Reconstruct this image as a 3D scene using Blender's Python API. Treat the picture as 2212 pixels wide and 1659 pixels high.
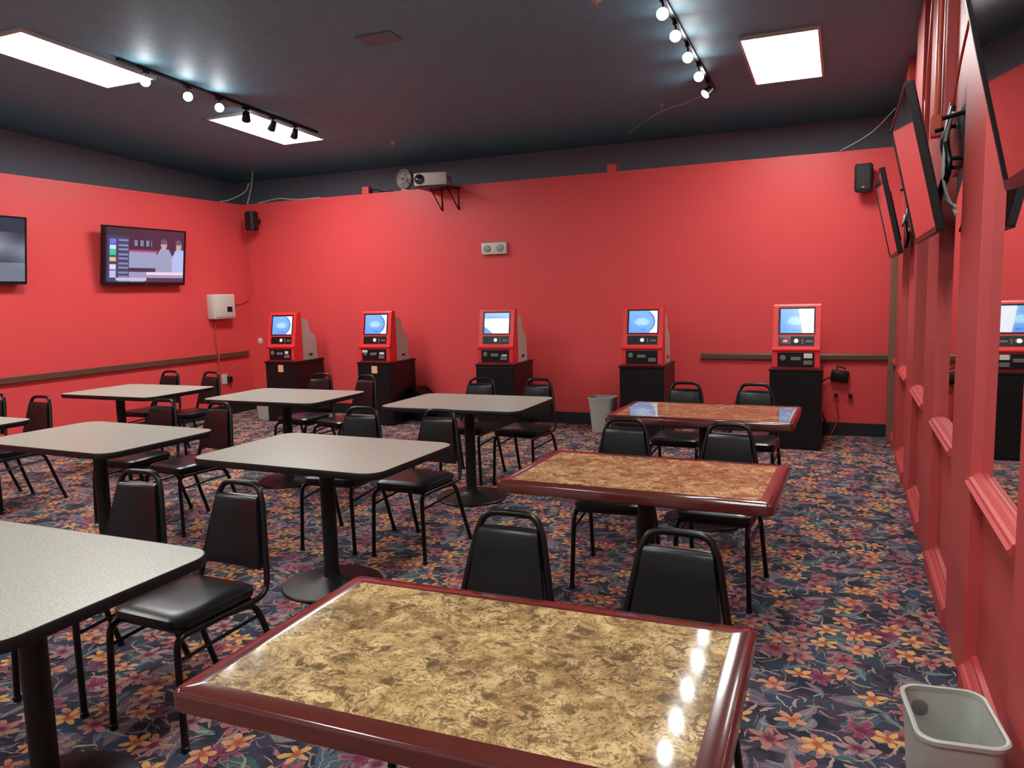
import bpy, bmesh, math, random
from mathutils import Vector, Matrix
random.seed(7)
for o in list(bpy.data.objects): bpy.data.objects.remove(o, do_unlink=True)
SC = bpy.context.scene
COL = SC.collection
PI = math.pi

# ------------------------------------------------------------ camera
def make_camera():
    yaw, pitch, roll, h = -0.409386565, 0.117305112, -0.0261737489, 1.56269
    f = Vector((math.sin(yaw)*math.cos(pitch), math.cos(yaw)*math.cos(pitch), -math.sin(pitch)))
    r = Vector((math.cos(yaw), -math.sin(yaw), 0)); u = r.cross(f)
    r2 = r*math.cos(roll) + u*math.sin(roll); u2 = -r*math.sin(roll) + u*math.cos(roll)
    m = Matrix((r2, u2, -f)).transposed().to_4x4()
    m.translation = (0, 0, h)
    cam = bpy.data.cameras.new('camera'); o = bpy.data.objects.new('camera', cam)
    COL.objects.link(o); o.matrix_world = m
    cam.sensor_fit = 'HORIZONTAL'; cam.sensor_width = 36; cam.lens = 1658.64/2212*36
    cam.clip_start = 0.02
    SC.camera = o
make_camera()
# ------------------------------------------------------------ world, view
w = bpy.data.worlds.new('world'); SC.world = w; w.use_nodes = True
w.node_tree.nodes['Background'].inputs[0].default_value = (.75, .85, 1, 1)
w.node_tree.nodes['Background'].inputs[1].default_value = 0.03
SC.view_settings.view_transform = 'Standard'; SC.view_settings.look = 'None'
SC.view_settings.gamma = 1; SC.view_settings.use_curve_mapping = False
SC.view_settings.exposure = 0.0
PANEL_POWER = 34.5          # emission of the ceiling panels
SPOT_POWER = 110.0           # emission of the track bulbs

# ------------------------------------------------------------ materials
def srgb(r, g, b):
    return tuple(((c/255)/12.92 if c/255 <= .04045 else (((c/255)+.055)/1.055)**2.4) for c in (r, g, b)) + (1,)
class NT:
    def __init__(s, name):
        s.m = bpy.data.materials.new(name); s.m.use_nodes = True
        s.t = s.m.node_tree; s.b = s.t.nodes['Principled BSDF']
    def n(s, typ, **kw):
        x = s.t.nodes.new(typ)
        for k, v in kw.items(): setattr(x, k, v)
        return x
    def put(s, sock, v):
        if isinstance(v, bpy.types.NodeSocket): s.t.links.new(v, sock)
        else: sock.default_value = v
    def math(s, op, a, b=None, c=None, clamp=False):
        x = s.n('ShaderNodeMath', operation=op, use_clamp=clamp)
        for i, v in enumerate((a, b, c)):
            if v is not None: s.put(x.inputs[i], v)
        return x.outputs[0]
    def vec(s, op, a, b=None, scale=None):
        x = s.n('ShaderNodeVectorMath', operation=op); s.put(x.inputs[0], a)
        if b is not None: s.put(x.inputs[1], b)
        if scale is not None: s.put(x.inputs[3], scale)
        return x.outputs[1] if op == 'LENGTH' else x.outputs[0]
    def mix(s, fac, a, b, typ='MIX'):
        x = s.n('ShaderNodeMixRGB', blend_type=typ); s.put(x.inputs[0], fac); s.put(x.inputs[1], a); s.put(x.inputs[2], b)
        return x.outputs[0]
    def ramp(s, v, stops, interp='LINEAR'):
        x = s.n('ShaderNodeValToRGB'); s.put(x.inputs[0], v); cr = x.color_ramp; cr.interpolation = interp
        while len(cr.elements) < len(stops): cr.elements.new(.5)
        for e, (p, c) in zip(cr.elements, stops): e.position = p; e.color = c
        return x.outputs[0]
    def noise(s, vec, scale, detail=2, rough=.5, dist=0, out=0):
        x = s.n('ShaderNodeTexNoise'); x.inputs['Scale'].default_value = scale; x.inputs['Detail'].default_value = detail
        x.inputs['Roughness'].default_value = rough; x.inputs['Distortion'].default_value = dist
        if vec is not None: s.put(x.inputs['Vector'], vec)
        return x.outputs[out]
    def smooth(s, v, lo, hi):
        x = s.n('ShaderNodeMapRange', interpolation_type='SMOOTHSTEP')
        s.put(x.inputs[0], v); x.inputs[1].default_value = lo; x.inputs[2].default_value = hi
        return x.outputs[0]
    def coord(s, kind='Object'): return s.n('ShaderNodeTexCoord').outputs[kind]
    def bump(s, hgt, strength=.1, dist=.01):
        x = s.n('ShaderNodeBump'); x.inputs['Strength'].default_value = strength; x.inputs['Distance'].default_value = dist
        s.put(x.inputs['Height'], hgt); s.t.links.new(x.outputs[0], s.b.inputs['Normal'])
    def sep(s, v):
        x = s.n('ShaderNodeSeparateXYZ'); s.put(x.inputs[0], v); return x.outputs
    def comb(s, x_, y_, z_):
        x = s.n('ShaderNodeCombineXYZ')
        for i, v in enumerate((x_, y_, z_)): s.put(x.inputs[i], v)
        return x.outputs[0]

def plain(name, col, rough=.5, metal=0, spec=.5, emit=None, es=0, var=0.0, bump=0.0, bscale=60, coat=0):
    n = NT(name); c = col
    if var:
        ns = n.noise(n.coord(), bscale*.3, 3)
        c = n.mix(n.math('MULTIPLY', ns, var), col, tuple(x*.55 for x in col[:3])+(1,))
    n.put(n.b.inputs['Base Color'], c)
    n.b.inputs['Roughness'].default_value = rough; n.b.inputs['Metallic'].default_value = metal
    n.b.inputs['Specular IOR Level'].default_value = spec
    if coat: n.b.inputs['Coat Weight'].default_value = coat; n.b.inputs['Coat Roughness'].default_value = .05
    if emit: n.b.inputs['Emission Color'].default_value = emit; n.b.inputs['Emission Strength'].default_value = es
    if bump: n.bump(n.noise(n.coord(), bscale, 4), bump)
    return n.m

M = {}
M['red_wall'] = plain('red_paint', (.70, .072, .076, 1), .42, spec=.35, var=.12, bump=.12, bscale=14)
M['grey_wall'] = plain('pale_grey_paint', (.42, .47, .47, 1), .6, var=.1, bump=.1, bscale=14)
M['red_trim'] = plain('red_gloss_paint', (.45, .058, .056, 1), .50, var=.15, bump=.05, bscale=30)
M['dark_upper'] = plain('dark_maroon_paint', (.20, .22, .27, 1), .8, var=.3)
M['black_base'] = plain('black_vinyl_base', (.012, .013, .016, 1), .45)
M['brown_rail'] = plain('brown_wood_rail', (.12, .055, .032, 1), .42, var=.4, bscale=40)
M['tan_trim'] = plain('tan_wood_trim', (.20, .11, .07, 1), .4, var=.3)
M['tube'] = plain('black_powder_coat', (.004, .0048, .0055, 1), .30, spec=.3)
M['vinyl'] = plain('black_vinyl', (.0065, .0070, .0078, 1), .28, spec=.36, bump=.04, bscale=200)
M['cast'] = plain('black_cast_base', (.007, .0095, .010, 1), .42, spec=.28, bump=.1, bscale=120)
M['black_edge'] = plain('black_edge_band', (.006, .006, .007, 1), .4, spec=.35)
M['cherry'] = plain('cherry_wood_lacquer', (.085, .017, .013, 1), .16, spec=.5, var=.5, bscale=20, coat=.45)
M['red_shell'] = plain('kiosk_red_plastic', (.72, .030, .035, 1), .35)
M['beige'] = plain('kiosk_beige_plastic', (.46, .42, .36, 1), .5)
M['black_plastic'] = plain('black_plastic', (.005, .0055, .0065, 1), .35, spec=.4)
M['grey_plastic'] = plain('grey_plastic', (.16, .16, .16, 1), .4)
M['lam_black'] = plain('black_laminate', (.006, .006, .007, 1), .34, spec=.35)
M['white_plastic'] = plain('white_plastic', (.55, .54, .50, 1), .45)
M['paper'] = plain('white_paper', (.7, .7, .68, 1), .7)
M['peach'] = plain('peach_sticker', (.75, .42, .26, 1), .6)
M['bin'] = plain('grey_bin_plastic', (.40, .42, .38, 1), .45, var=.25, bscale=25)
M['mirror'] = plain('mirror_glass', (.80, .80, .80, 1), .02, metal=1)
M['tv_off'] = plain('tv_screen_off', (.006, .006, .008, 1), .06, spec=1.0, coat=1.0)
M['orange_pipe'] = plain('orange_red_conduit', (.62, .10, .06, 1), .3)
M['metal'] = plain('grey_metal', (.4, .4, .4, 1), .35, metal=.8)
M['green_led'] = plain('dim_green_lens', (.25, .33, .28, 1), .4)
M['red_led'] = plain('lit_red_light', (.5, .01, .02, 1), .4, emit=(1, .05, .08, 1), es=6.0)
M['white_led'] = plain('lit_white_button', (.9, .9, .9, 1), .4, emit=(1, .95, .9, 1), es=1.6)
M['panel'] = plain('ceiling_panel_diffuser', (.9, .9, .9, 1), .5, emit=(1, .985, .95, 1), es=PANEL_POWER)
M['bulb'] = plain('track_bulb', (.9, .9, .9, 1), .5, emit=(.93, .98, 1, 1), es=SPOT_POWER)
M['lens'] = plain('projector_lens', (.01, .01, .012, 1), .08, spec=1)

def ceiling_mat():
    n = NT('ceiling_paint_with_haze')
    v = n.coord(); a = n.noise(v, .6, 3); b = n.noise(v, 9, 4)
    c = n.mix(a, (.110, .400, .500, 1), (.150, .340, .450, 1))  # black ceiling paint, lightened and blued to paint in lens haze
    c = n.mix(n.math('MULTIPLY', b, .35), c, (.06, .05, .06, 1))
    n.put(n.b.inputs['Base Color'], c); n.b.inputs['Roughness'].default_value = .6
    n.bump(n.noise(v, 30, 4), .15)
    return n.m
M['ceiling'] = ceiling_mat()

def laminate_mat():
    n = NT('speckled_grey_laminate'); v = n.coord()
    a = n.noise(v, 140, 3, .7); b = n.noise(v, 45, 3)
    c = n.ramp(a, [(.30, (.155, .175, .145, 1)), (.5, (.31, .345, .29, 1)), (.70, (.47, .51, .44, 1))])
    c = n.mix(n.math('MULTIPLY', b, .35), c, (.30, .36, .30, 1))
    n.put(n.b.inputs['Base Color'], c); n.b.inputs['Roughness'].default_value = .34
    n.b.inputs['Specular IOR Level'].default_value = .45
    return n.m
M['laminate'] = laminate_mat()

def marble_mat():
    n = NT('brown_emperador_marble'); v = n.coord()
    w1 = n.noise(v, 5, 4, .6, out=1)
    vd = n.vec('ADD', v, n.vec('SCALE', n.vec('SUBTRACT', w1, (.5, .5, .5)), scale=.16))
    blot = n.noise(vd, 10, 6, .66, 1.1)
    fine = n.noise(vd, 55, 5, .7, 1.5)
    c = n.ramp(blot, [(.26, (.10, .060, .026, 1)), (.36, (.20, .130, .055, 1)), (.46, (.33, .225, .098, 1)), (.58, (.50, .37, .175, 1)), (.74, (.60, .47, .25, 1))])
    # brown clouds
    cl = n.noise(vd, 3.2, 3, .55)
    c = n.mix(n.math('MULTIPLY', n.smooth(cl, .50, .66), .45), c, (.17, .105, .052, 1))
    gate = n.smooth(n.noise(vd, 7.0, 3, .6), .40, .56)
    # dark specks and short squiggles
    sp = n.smooth(n.noise(vd, 34, 5, .70, .6), .515, .575)
    c = n.mix(n.math('MULTIPLY', n.math('MULTIPLY', sp, gate), .85), c, (.075, .046, .022, 1))
    sp2 = n.smooth(n.noise(vd, 80, 4, .65, .8), .545, .60)
    c = n.mix(n.math('MULTIPLY', sp2, .75), c, (.11, .068, .030, 1))
    sq = n.math('ABSOLUTE', n.math('SUBTRACT', n.noise(vd, 30, 4, .62, .9), .5))
    c = n.mix(n.math('MULTIPLY', n.smooth(sq, .026, .005), .72), c, (.12, .075, .032, 1))
    # dark round stains in loose clusters
    vo = n.n('ShaderNodeTexVoronoi'); vo.inputs['Scale'].default_value = 12; n.put(vo.inputs['Vector'], vd)
    vr = n.sep(vo.outputs['Color'])
    eye = n.smooth(n.math('ADD', vo.outputs['Distance'], n.math('MULTIPLY', fine, .50)), .56, .42)
    eye = n.math('MULTIPLY', eye, n.math('LESS_THAN', vr[0], .50))
    c = n.mix(n.math('MULTIPLY', eye, .85), c, (.085, .055, .030, 1))
    c = n.mix(n.math('MULTIPLY', n.smooth(fine, .56, .70), .40), c, (.62, .50, .29, 1))
    n.put(n.b.inputs['Base Color'], c); n.b.inputs['Roughness'].default_value = .07
    n.b.inputs['Specular IOR Level'].default_value = .55
    return n.m
M['marble'] = marble_mat()

def carpet_mat():
    n = NT('floral_carpet'); P = n.coord()
    warp = n.vec('SCALE', n.vec('SUBTRACT', n.noise(P, 9, 2, out=1), (.5, .5, .5)), scale=.045)
    P = n.vec('ADD', P, warp)
    P = n.vec('ADD', P, n.vec('SCALE', n.vec('SUBTRACT', n.noise(P, 38, 2, out=1), (.5, .5, .5)), scale=.018))
    xy = n.sep(P); P = n.vec('SCALE', n.comb(xy[0], xy[1], 0.0), scale=1.15)
    base = n.ramp(n.noise(P, 5.5, 3, .6), [(.30, (.022, .034, .055, 1)), (.42, (.030, .032, .042, 1)), (.52, (.070, .055, .085, 1)), (.62, (.035, .065, .105, 1)), (.75, (.025, .095, .110, 1))])
    def cell(scale, off):
        q = n.vec('ADD', n.vec('SCALE', P, scale=scale), off)
        v = n.n('ShaderNodeTexVoronoi', voronoi_dimensions='2D'); v.inputs['Scale'].default_value = 1
        v.inputs['Randomness'].default_value = .85
        n.put(v.inputs['Vector'], q)
        loc = n.vec('SUBTRACT', q, v.outputs['Position'])
        rnd = n.sep(v.outputs['Color'])
        s = n.sep(loc)
        return s, rnd
    def rot(s, ang):
        c_, s_ = n.math('COSINE', ang), n.math('SINE', ang)
        u = n.math('ADD', n.math('MULTIPLY', s[0], c_), n.math('MULTIPLY', s[1], s_))
        v = n.math('SUBTRACT', n.math('MULTIPLY', s[1], c_), n.math('MULTIPLY', s[0], s_))
        return u, v
    def leaf(col, scale, off, L, W, stops, dens, vein):
        s, rnd = cell(scale, off)
        u, v = rot(s, n.math('MULTIPLY', rnd[0], 6.283))
        v = n.math('ADD', v, n.math('MULTIPLY', n.math('MULTIPLY', u, u), .55))
        un = n.math('DIVIDE', u, L)
        lim = n.math('MULTIPLY', n.math('SUBTRACT', 1.0, n.math('MULTIPLY', un, un)), W)
        av = n.math('ABSOLUTE', v)
        d = n.math('SUBTRACT', lim, av)
        mask = n.math('MULTIPLY', n.smooth(d, 0, .02), n.math('LESS_THAN', rnd[1], dens))
        lc = n.ramp(rnd[2], stops, 'CONSTANT')
        rib = n.math('SINE', n.math('MULTIPLY', n.math('ADD', un, n.math('MULTIPLY', av, 5.0)), 26.0))
        lc = n.mix(n.math('MULTIPLY', n.smooth(rib, .3, 1.0), .45), lc, vein)
        lc = n.mix(n.smooth(av, .022, .008), lc, vein)
        return n.mix(mask, col, lc)
    def flower(col, scale, off, R0, petals, deep, stops, dens, heart, edge):
        s, rnd = cell(scale, off)
        r = n.math('SQRT', n.math('ADD', n.math('MULTIPLY', s[0], s[0]), n.math('MULTIPLY', s[1], s[1])))
        a = n.math('ADD', n.math('ARCTAN2', s[1], s[0]), n.math('MULTIPLY', rnd[0], 6.283))
        pet = n.math('POWER', n.math('ABSOLUTE', n.math('COSINE', n.math('MULTIPLY', a, petals*.5))), 1.5)
        lim = n.math('MULTIPLY', n.math('ADD', 1-deep, n.math('MULTIPLY', pet, deep)), R0)
        d = n.math('SUBTRACT', lim, r)
        mask = n.math('MULTIPLY', n.smooth(d, 0, .03), n.math('LESS_THAN', rnd[1], dens))
        fc = n.ramp(rnd[2], stops, 'CONSTANT')
        fc = n.mix(n.math('MULTIPLY', n.smooth(d, .10, .0), .75), fc, edge)
        fc = n.mix(n.smooth(n.math('DIVIDE', r, R0), .50, .12), fc, heart)
        return n.mix(mask, col, fc)
    c = base
    c = leaf(c, 3.9, (3.1, 7.7, 0), .46, .19, [(0, (.13, .10, .13, 1)), (.3, (.05, .12, .15, 1)), (.5, (.17, .14, .17, 1)), (.75, (.04, .12, .12, 1))], 1.0, (.27, .21, .25, 1))
    c = leaf(c, 5.6, (13.1, 2.7, 0), .47, .13, [(0, (.025, .03, .04, 1)), (.2, (.15, .10, .14, 1)), (.45, (.07, .18, .18, 1)), (.65, (.22, .18, .20, 1)), (.85, (.05, .12, .20, 1))], 1.0, (.36, .30, .29, 1))
    c = leaf(c, 9.5, (23.7, 12.2, 0), .48, .085, [(0, (.42, .31, .27, 1)), (.25, (.09, .24, .24, 1)), (.45, (.32, .10, .13, 1)), (.65, (.025, .03, .04, 1)), (.85, (.20, .16, .22, 1))], .9, (.42, .34, .30, 1))
    c = flower(c, 5.4, (31.1, 17.7, 0), .46, 6, .68, [(0, (.42, .11, .13, 1)), (.3, (.50, .20, .17, 1)), (.6, (.27, .055, .11, 1)), (.8, (.42, .24, .25, 1))], .72, (.16, .03, .06, 1), (.60, .30, .23, 1))
    c = leaf(c, 12.5, (41.3, 22.9, 0), .49, .060, [(0, (.48, .36, .26, 1)), (.3, (.04, .14, .16, 1)), (.5, (.02, .02, .03, 1)), (.75, (.26, .12, .16, 1))], .75, (.30, .26, .28, 1))
    c = leaf(c, 6.6, (53.7, 42.2, 0), .46, .05, [(0, (.48, .25, .15, 1)), (.4, (.18, .36, .20, 1)), (.7, (.16, .12, .17, 1))], .55, (.50, .40, .25, 1))
    c = flower(c, 6.4, (71.1, 5.7, 0), .44, 5, .74, [(0, (.74, .42, .14, 1)), (.4, (.72, .34, .15, 1)), (.75, (.66, .27, .16, 1))], .50, (.46, .10, .06, 1), (.80, .50, .20, 1))
    f = n.noise(n.coord(), 420, 2)
    c = n.mix(n.math('MULTIPLY', f, .45), c, (.02, .02, .025, 1))
    n.put(n.b.inputs['Base Color'], c); n.b.inputs['Roughness'].default_value = .95
    n.b.inputs['Specular IOR Level'].default_value = .1
    n.bump(f, .35, .004)
    return n.m
M['carpet'] = carpet_mat()

def attr_screen(name, strength):
    n = NT(name)
    a = n.n('ShaderNodeVertexColor'); a.layer_name = 'Col'
    n.b.inputs['Base Color'].default_value = (.01, .01, .012, 1); n.b.inputs['Roughness'].default_value = .15
    n.t.links.new(a.outputs[0], n.b.inputs['Emission Color']); n.b.inputs['Emission Strength'].default_value = strength
    return n.m
M['screen'] = attr_screen('lit_screen_picture', 1.08)

# ------------------------------------------------------------ mesh helpers
def box(bm, x0, x1, y0, y1, z0, z1, bev=0):
    vs = [bm.verts.new((x, y, z)) for z in (z0, z1) for y in (y0, y1) for x in (x0, x1)]
    F = [(0, 2, 3, 1), (4, 5, 7, 6), (0, 1, 5, 4), (2, 6, 7, 3), (0, 4, 6, 2), (1, 3, 7, 5)]
    fs = [bm.faces.new([vs[i] for i in f]) for f in F]
    if bev:
        es = list({e for f in fs for e in f.edges})
        bmesh.ops.bevel(bm, geom=es, offset=bev, segments=2, profile=.5, affect='EDGES')
def rr(w, d, r, n=6, cx=0, cy=0):
    out = []
    for sx, sy, a0 in ((1, 1, 0), (-1, 1, 90), (-1, -1, 180), (1, -1, 270)):
        for k in range(n+1):
            a = math.radians(a0+90*k/n)
            out.append((cx+sx*(w/2-r)+r*math.cos(a), cy+sy*(d/2-r)+r*math.sin(a)))
    return out
def prism(bm, loop, z0, z1, cap=True, top=None):
    top = top or loop
    a = [bm.verts.new((x, y, z0)) for x, y in loop]; b = [bm.verts.new((x, y, z1)) for x, y in top]
    n = len(loop)
    for i in range(n): bm.faces.new((a[i], a[(i+1) % n], b[(i+1) % n], b[i]))
    if cap: bm.faces.new(a[::-1]); bm.faces.new(b)
    return a, b
def stack(bm, rings, cap0=True, cap1=True):
    """rings: list of lists of 3-D points, equal length"""
    R = [[bm.verts.new(p) for p in ring] for ring in rings]; n = len(R[0])
    for a, b in zip(R, R[1:]):
        for i in range(n): bm.faces.new((a[i], a[(i+1) % n], b[(i+1) % n], b[i]))
    if cap0: bm.faces.new(R[0][::-1])
    if cap1: bm.faces.new(R[-1])
def lathe(bm, prof, seg=32, cx=0, cy=0):
    rings = [[(cx+r*math.cos(2*PI*i/seg), cy+r*math.sin(2*PI*i/seg), z) for i in range(seg)] for r, z in prof]
    stack(bm, rings)
def xprism(bm, prof, x0, x1):
    """profile in (y,z) extruded along x"""
    a = [bm.verts.new((x0, y, z)) for y, z in prof]; b = [bm.verts.new((x1, y, z)) for y, z in prof]
    n = len(prof)
    for i in range(n): bm.faces.new((a[i], b[i], b[(i+1) % n], a[(i+1) % n]))
    bm.faces.new(a); bm.faces.new(b[::-1])
def smooth_path(pts, sub=6):
    P = [Vector(p) for p in pts]; out = []
    for i in range(len(P)-1):
        p0 = P[max(i-1, 0)]; p1 = P[i]; p2 = P[i+1]; p3 = P[min(i+2, len(P)-1)]
        for k in range(sub):
            t = k/sub
            out.append(.5*((2*p1)+(-p0+p2)*t+(2*p0-5*p1+4*p2-p3)*t*t+(-p0+3*p1-3*p2+p3)*t**3))
    out.append(P[-1]); return out
def tube(bm, pts, r, seg=10, smooth=0):
    P = smooth_path(pts, smooth) if smooth else [Vector(p) for p in pts]
    T = [(P[min(i+1, len(P)-1)]-P[max(i-1, 0)]).normalized() for i in range(len(P))]
    ref = Vector((0, 0, 1)) if abs(T[0].z) < .9 else Vector((1, 0, 0))
    nrm = (ref - T[0]*ref.dot(T[0])).normalized(); rings = []
    for p, t in zip(P, T):
        nrm = (nrm - t*nrm.dot(t)).normalized(); bn = t.cross(nrm)
        rings.append([tuple(p + nrm*(r*math.cos(2*PI*k/seg)) + bn*(r*math.sin(2*PI*k/seg))) for k in range(seg)])
    stack(bm, rings)
def obj(name, bm, mat, parent=None, smooth=False, label=None, loc=None, keep=False):
    bmesh.ops.recalc_face_normals(bm, faces=bm.faces)
    me = bpy.data.meshes.new(name); bm.to_mesh(me); bm.free()
    me.materials.append(M[mat] if isinstance(mat, str) else mat)
    if smooth:
        for p in me.polygons: p.use_smooth = True
        try: me.set_sharp_from_angle(angle=math.radians(38))
        except Exception: pass
    o = bpy.data.objects.new(name, me); COL.objects.link(o)
    if parent: o.parent = parent
    if loc: o.location = loc
    if label: o['label'] = label
    return o
def B(): return bmesh.new()
def tag(o, label, cat, group=None):
    o['label'] = label; o['category'] = cat
    if group: o['group'] = group
    return o
def thing(name, label, cat, loc=(0, 0, 0), rz=0, group=None):
    o = bpy.data.objects.new(name, None); COL.objects.link(o); o.location = loc; o.rotation_euler = (0, 0, rz)
    o.empty_display_size = .1
    return tag(o, label, cat, group)
def struct(name, bm, mat, smooth=False):
    o = obj(name, bm, mat, smooth=smooth); o['kind'] = 'structure'; return o
def dup(root, loc, rz, label, group=None):
    r = root.copy(); COL.objects.link(r); r.location = loc; r.rotation_euler = (0, 0, rz); r['label'] = label
    if group: r['group'] = group
    for ch in list(root.children):
        c = ch.copy(); COL.objects.link(c); c.parent = r
        for g in list(ch.children):
            d = g.copy(); COL.objects.link(d); d.parent = c
    return r
def picture(name, W, H, nx, ny, fn, parent, mat='screen', z=0.0):
    """a lit screen picture in the local x-z plane facing -y; fn(u,v) -> linear rgb, v up"""
    bm = B(); vs = [[bm.verts.new((W*(i/nx-.5), z, H*(j/ny-.5))) for i in range(nx+1)] for j in range(ny+1)]
    for j in range(ny):
        for i in range(nx): bm.faces.new((vs[j][i], vs[j][i+1], vs[j+1][i+1], vs[j+1][i]))
    cl = bm.loops.layers.float_color.new('Col')
    for f in bm.faces:
        c = f.calc_center_median(); rgb = fn(c.x/W+.5, c.z/H+.5)
        for l in f.loops: l[cl] = (*rgb, 1)
    me = bpy.data.meshes.new(name); bm.to_mesh(me); bm.free(); me.materials.append(M[mat])
    o = bpy.data.objects.new(name, me); COL.objects.link(o); o.parent = parent
    return o

# ------------------------------------------------------------ room shell
D, L, HW, YB = 8.621, 7.794, 2.8955, -2.6          # red back wall, left wall, red wall height, wall behind the camera
XP, XM = 0.4496, 0.488                              # pilaster fronts, mirror and panel plane
def zc(y): return 3.6-.05*(y-4)                     # sloping ceiling
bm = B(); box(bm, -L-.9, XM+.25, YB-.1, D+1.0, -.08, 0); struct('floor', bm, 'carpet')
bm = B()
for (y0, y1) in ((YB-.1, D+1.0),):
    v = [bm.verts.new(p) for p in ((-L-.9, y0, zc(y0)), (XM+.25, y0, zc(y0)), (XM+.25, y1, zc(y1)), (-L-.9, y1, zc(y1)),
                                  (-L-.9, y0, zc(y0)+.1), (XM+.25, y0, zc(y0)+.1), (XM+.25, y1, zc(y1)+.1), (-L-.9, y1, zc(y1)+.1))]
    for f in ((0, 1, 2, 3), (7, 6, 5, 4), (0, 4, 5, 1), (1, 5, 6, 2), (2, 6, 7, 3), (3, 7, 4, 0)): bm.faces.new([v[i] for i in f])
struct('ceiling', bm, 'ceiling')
bm = B(); box(bm, -L-.16, XM+.05, D, D+.16, 0, HW); struct('wall_back', bm, 'red_wall')
bm = B(); box(bm, -L-.16, -L, YB, D, 0, HW); struct('wall_left', bm, 'red_wall')
bm = B(); box(bm, -L-.9, XM+.25, D+.72, D+.80, 0, zc(D+.72)+.04); struct('wall_back_upper', bm, 'dark_upper')
bm = B(); box(bm, -L-.85, -L-.78, YB, D+.72, 0, 3.95); struct('wall_left_upper', bm, 'dark_upper')
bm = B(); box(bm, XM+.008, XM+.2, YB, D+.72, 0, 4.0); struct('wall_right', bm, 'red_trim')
bm = B(); box(bm, -L-.8, XM+.2, YB-.1, YB, 0, 4.0); struct('wall_front', bm, 'grey_wall')
# skirting and chair rails
bm = B(); box(bm, -L, XP-.02, D-.015, D, 0, .137, .003); struct('baseboard_back', bm, 'black_base')
bm = B(); box(bm, -L, -L+.015, YB, D-.015, 0, .137, .003); struct('baseboard_left', bm, 'black_base')
bm = B(); xprof = [(D-.03, .785), (D-.035, .80), (D-.035, .842), (D-.028, .856), (D, .858), (D, .785)]
xprism(bm, xprof, -1.44, XP-.03); struct('trim_1', bm, 'brown_rail')
bm = B(); box(bm, -L, -L+.035, YB, D-.09, .785, .853, .006); struct('trim_2', bm, 'brown_rail')
bm = B(); box(bm, .405, XM+.01, 8.33, 8.40, 0, 2.02, .008); struct('trim_3', bm, 'tan_trim')
# small red end-blocks of studs showing on top of the back wall
for i, (x, wd) in enumerate(((-5.745, .10), (-2.45, .10))):
    bm = B(); box(bm, x-wd/2, x+wd/2, D+.0, D+.10, HW, HW+.09, .004); struct('trim_%d' % (4+i), bm, 'red_wall')
# pilasters, mirrored bays
S, PW = 1.3898, .56
pil = []; k0 = -3
tn = 6
for k in range(-3, 4):
    y1 = 3.83+k*S; y0 = y1-PW; pil.append((y0, y1))
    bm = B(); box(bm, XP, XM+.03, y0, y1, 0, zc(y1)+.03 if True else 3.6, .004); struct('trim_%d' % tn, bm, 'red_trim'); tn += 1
edges = [(YB, pil[0][0])] + [(pil[i][1], pil[i+1][0]) for i in range(len(pil)-1)] + [(pil[-1][1], 8.33)]
names = ['', '', 'nearest', 'second nearest', 'third', 'fourth', 'farthest', 'last']
def molding(bm, y0, y1, z0, prof):
    a = [bm.verts.new((x, y0, z0+z)) for x, z in prof]; b = [bm.verts.new((x, y1, z0+z)) for x, z in prof]; n = len(prof)
    for i in range(n): bm.faces.new((a[i], b[i], b[(i+1) % n], a[(i+1) % n]))
    bm.faces.new(a); bm.faces.new(b[::-1])
RAILP = [(XM+.01, .0), (XM-.030, .0), (XM-.042, .012), (XM-.052, .014), (XM-.058, .030), (XM-.048, .038), (XM-.044, .048), (XM-.032, .052), (XM-.018, .066), (XM+.01, .070)]
BASEP = [(XM+.01, .0), (XM-.052, .0), (XM-.052, .080), (XM-.042, .092), (XM-.034, .096), (XM-.022, .110), (XM-.012, .118), (XM-.010, .130), (XM+.01, .136)]
for i, (a, b) in enumerate(edges):
    if b-a < .1: continue
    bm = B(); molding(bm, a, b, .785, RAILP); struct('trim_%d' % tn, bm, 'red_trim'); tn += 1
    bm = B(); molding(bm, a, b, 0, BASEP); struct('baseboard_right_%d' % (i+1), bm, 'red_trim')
    if a < 1.0: zt = 2.35
    zt = 2.35
    if i >= 3 and b-a > .5:
        m = thing('wall_mirror', 'mirror panel in the %s framed bay of the right wall' % {3: 'nearest', 4: 'second nearest', 5: 'third', 6: 'fourth'}.get(i, 'farthest'), 'mirror', (XM, (a+b)/2, .857), 0)
        bm = B(); box(bm, -.002, .006, -(b-a)/2, (b-a)/2, 0, zt-.857); obj('glass', bm, 'mirror', m)

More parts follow.
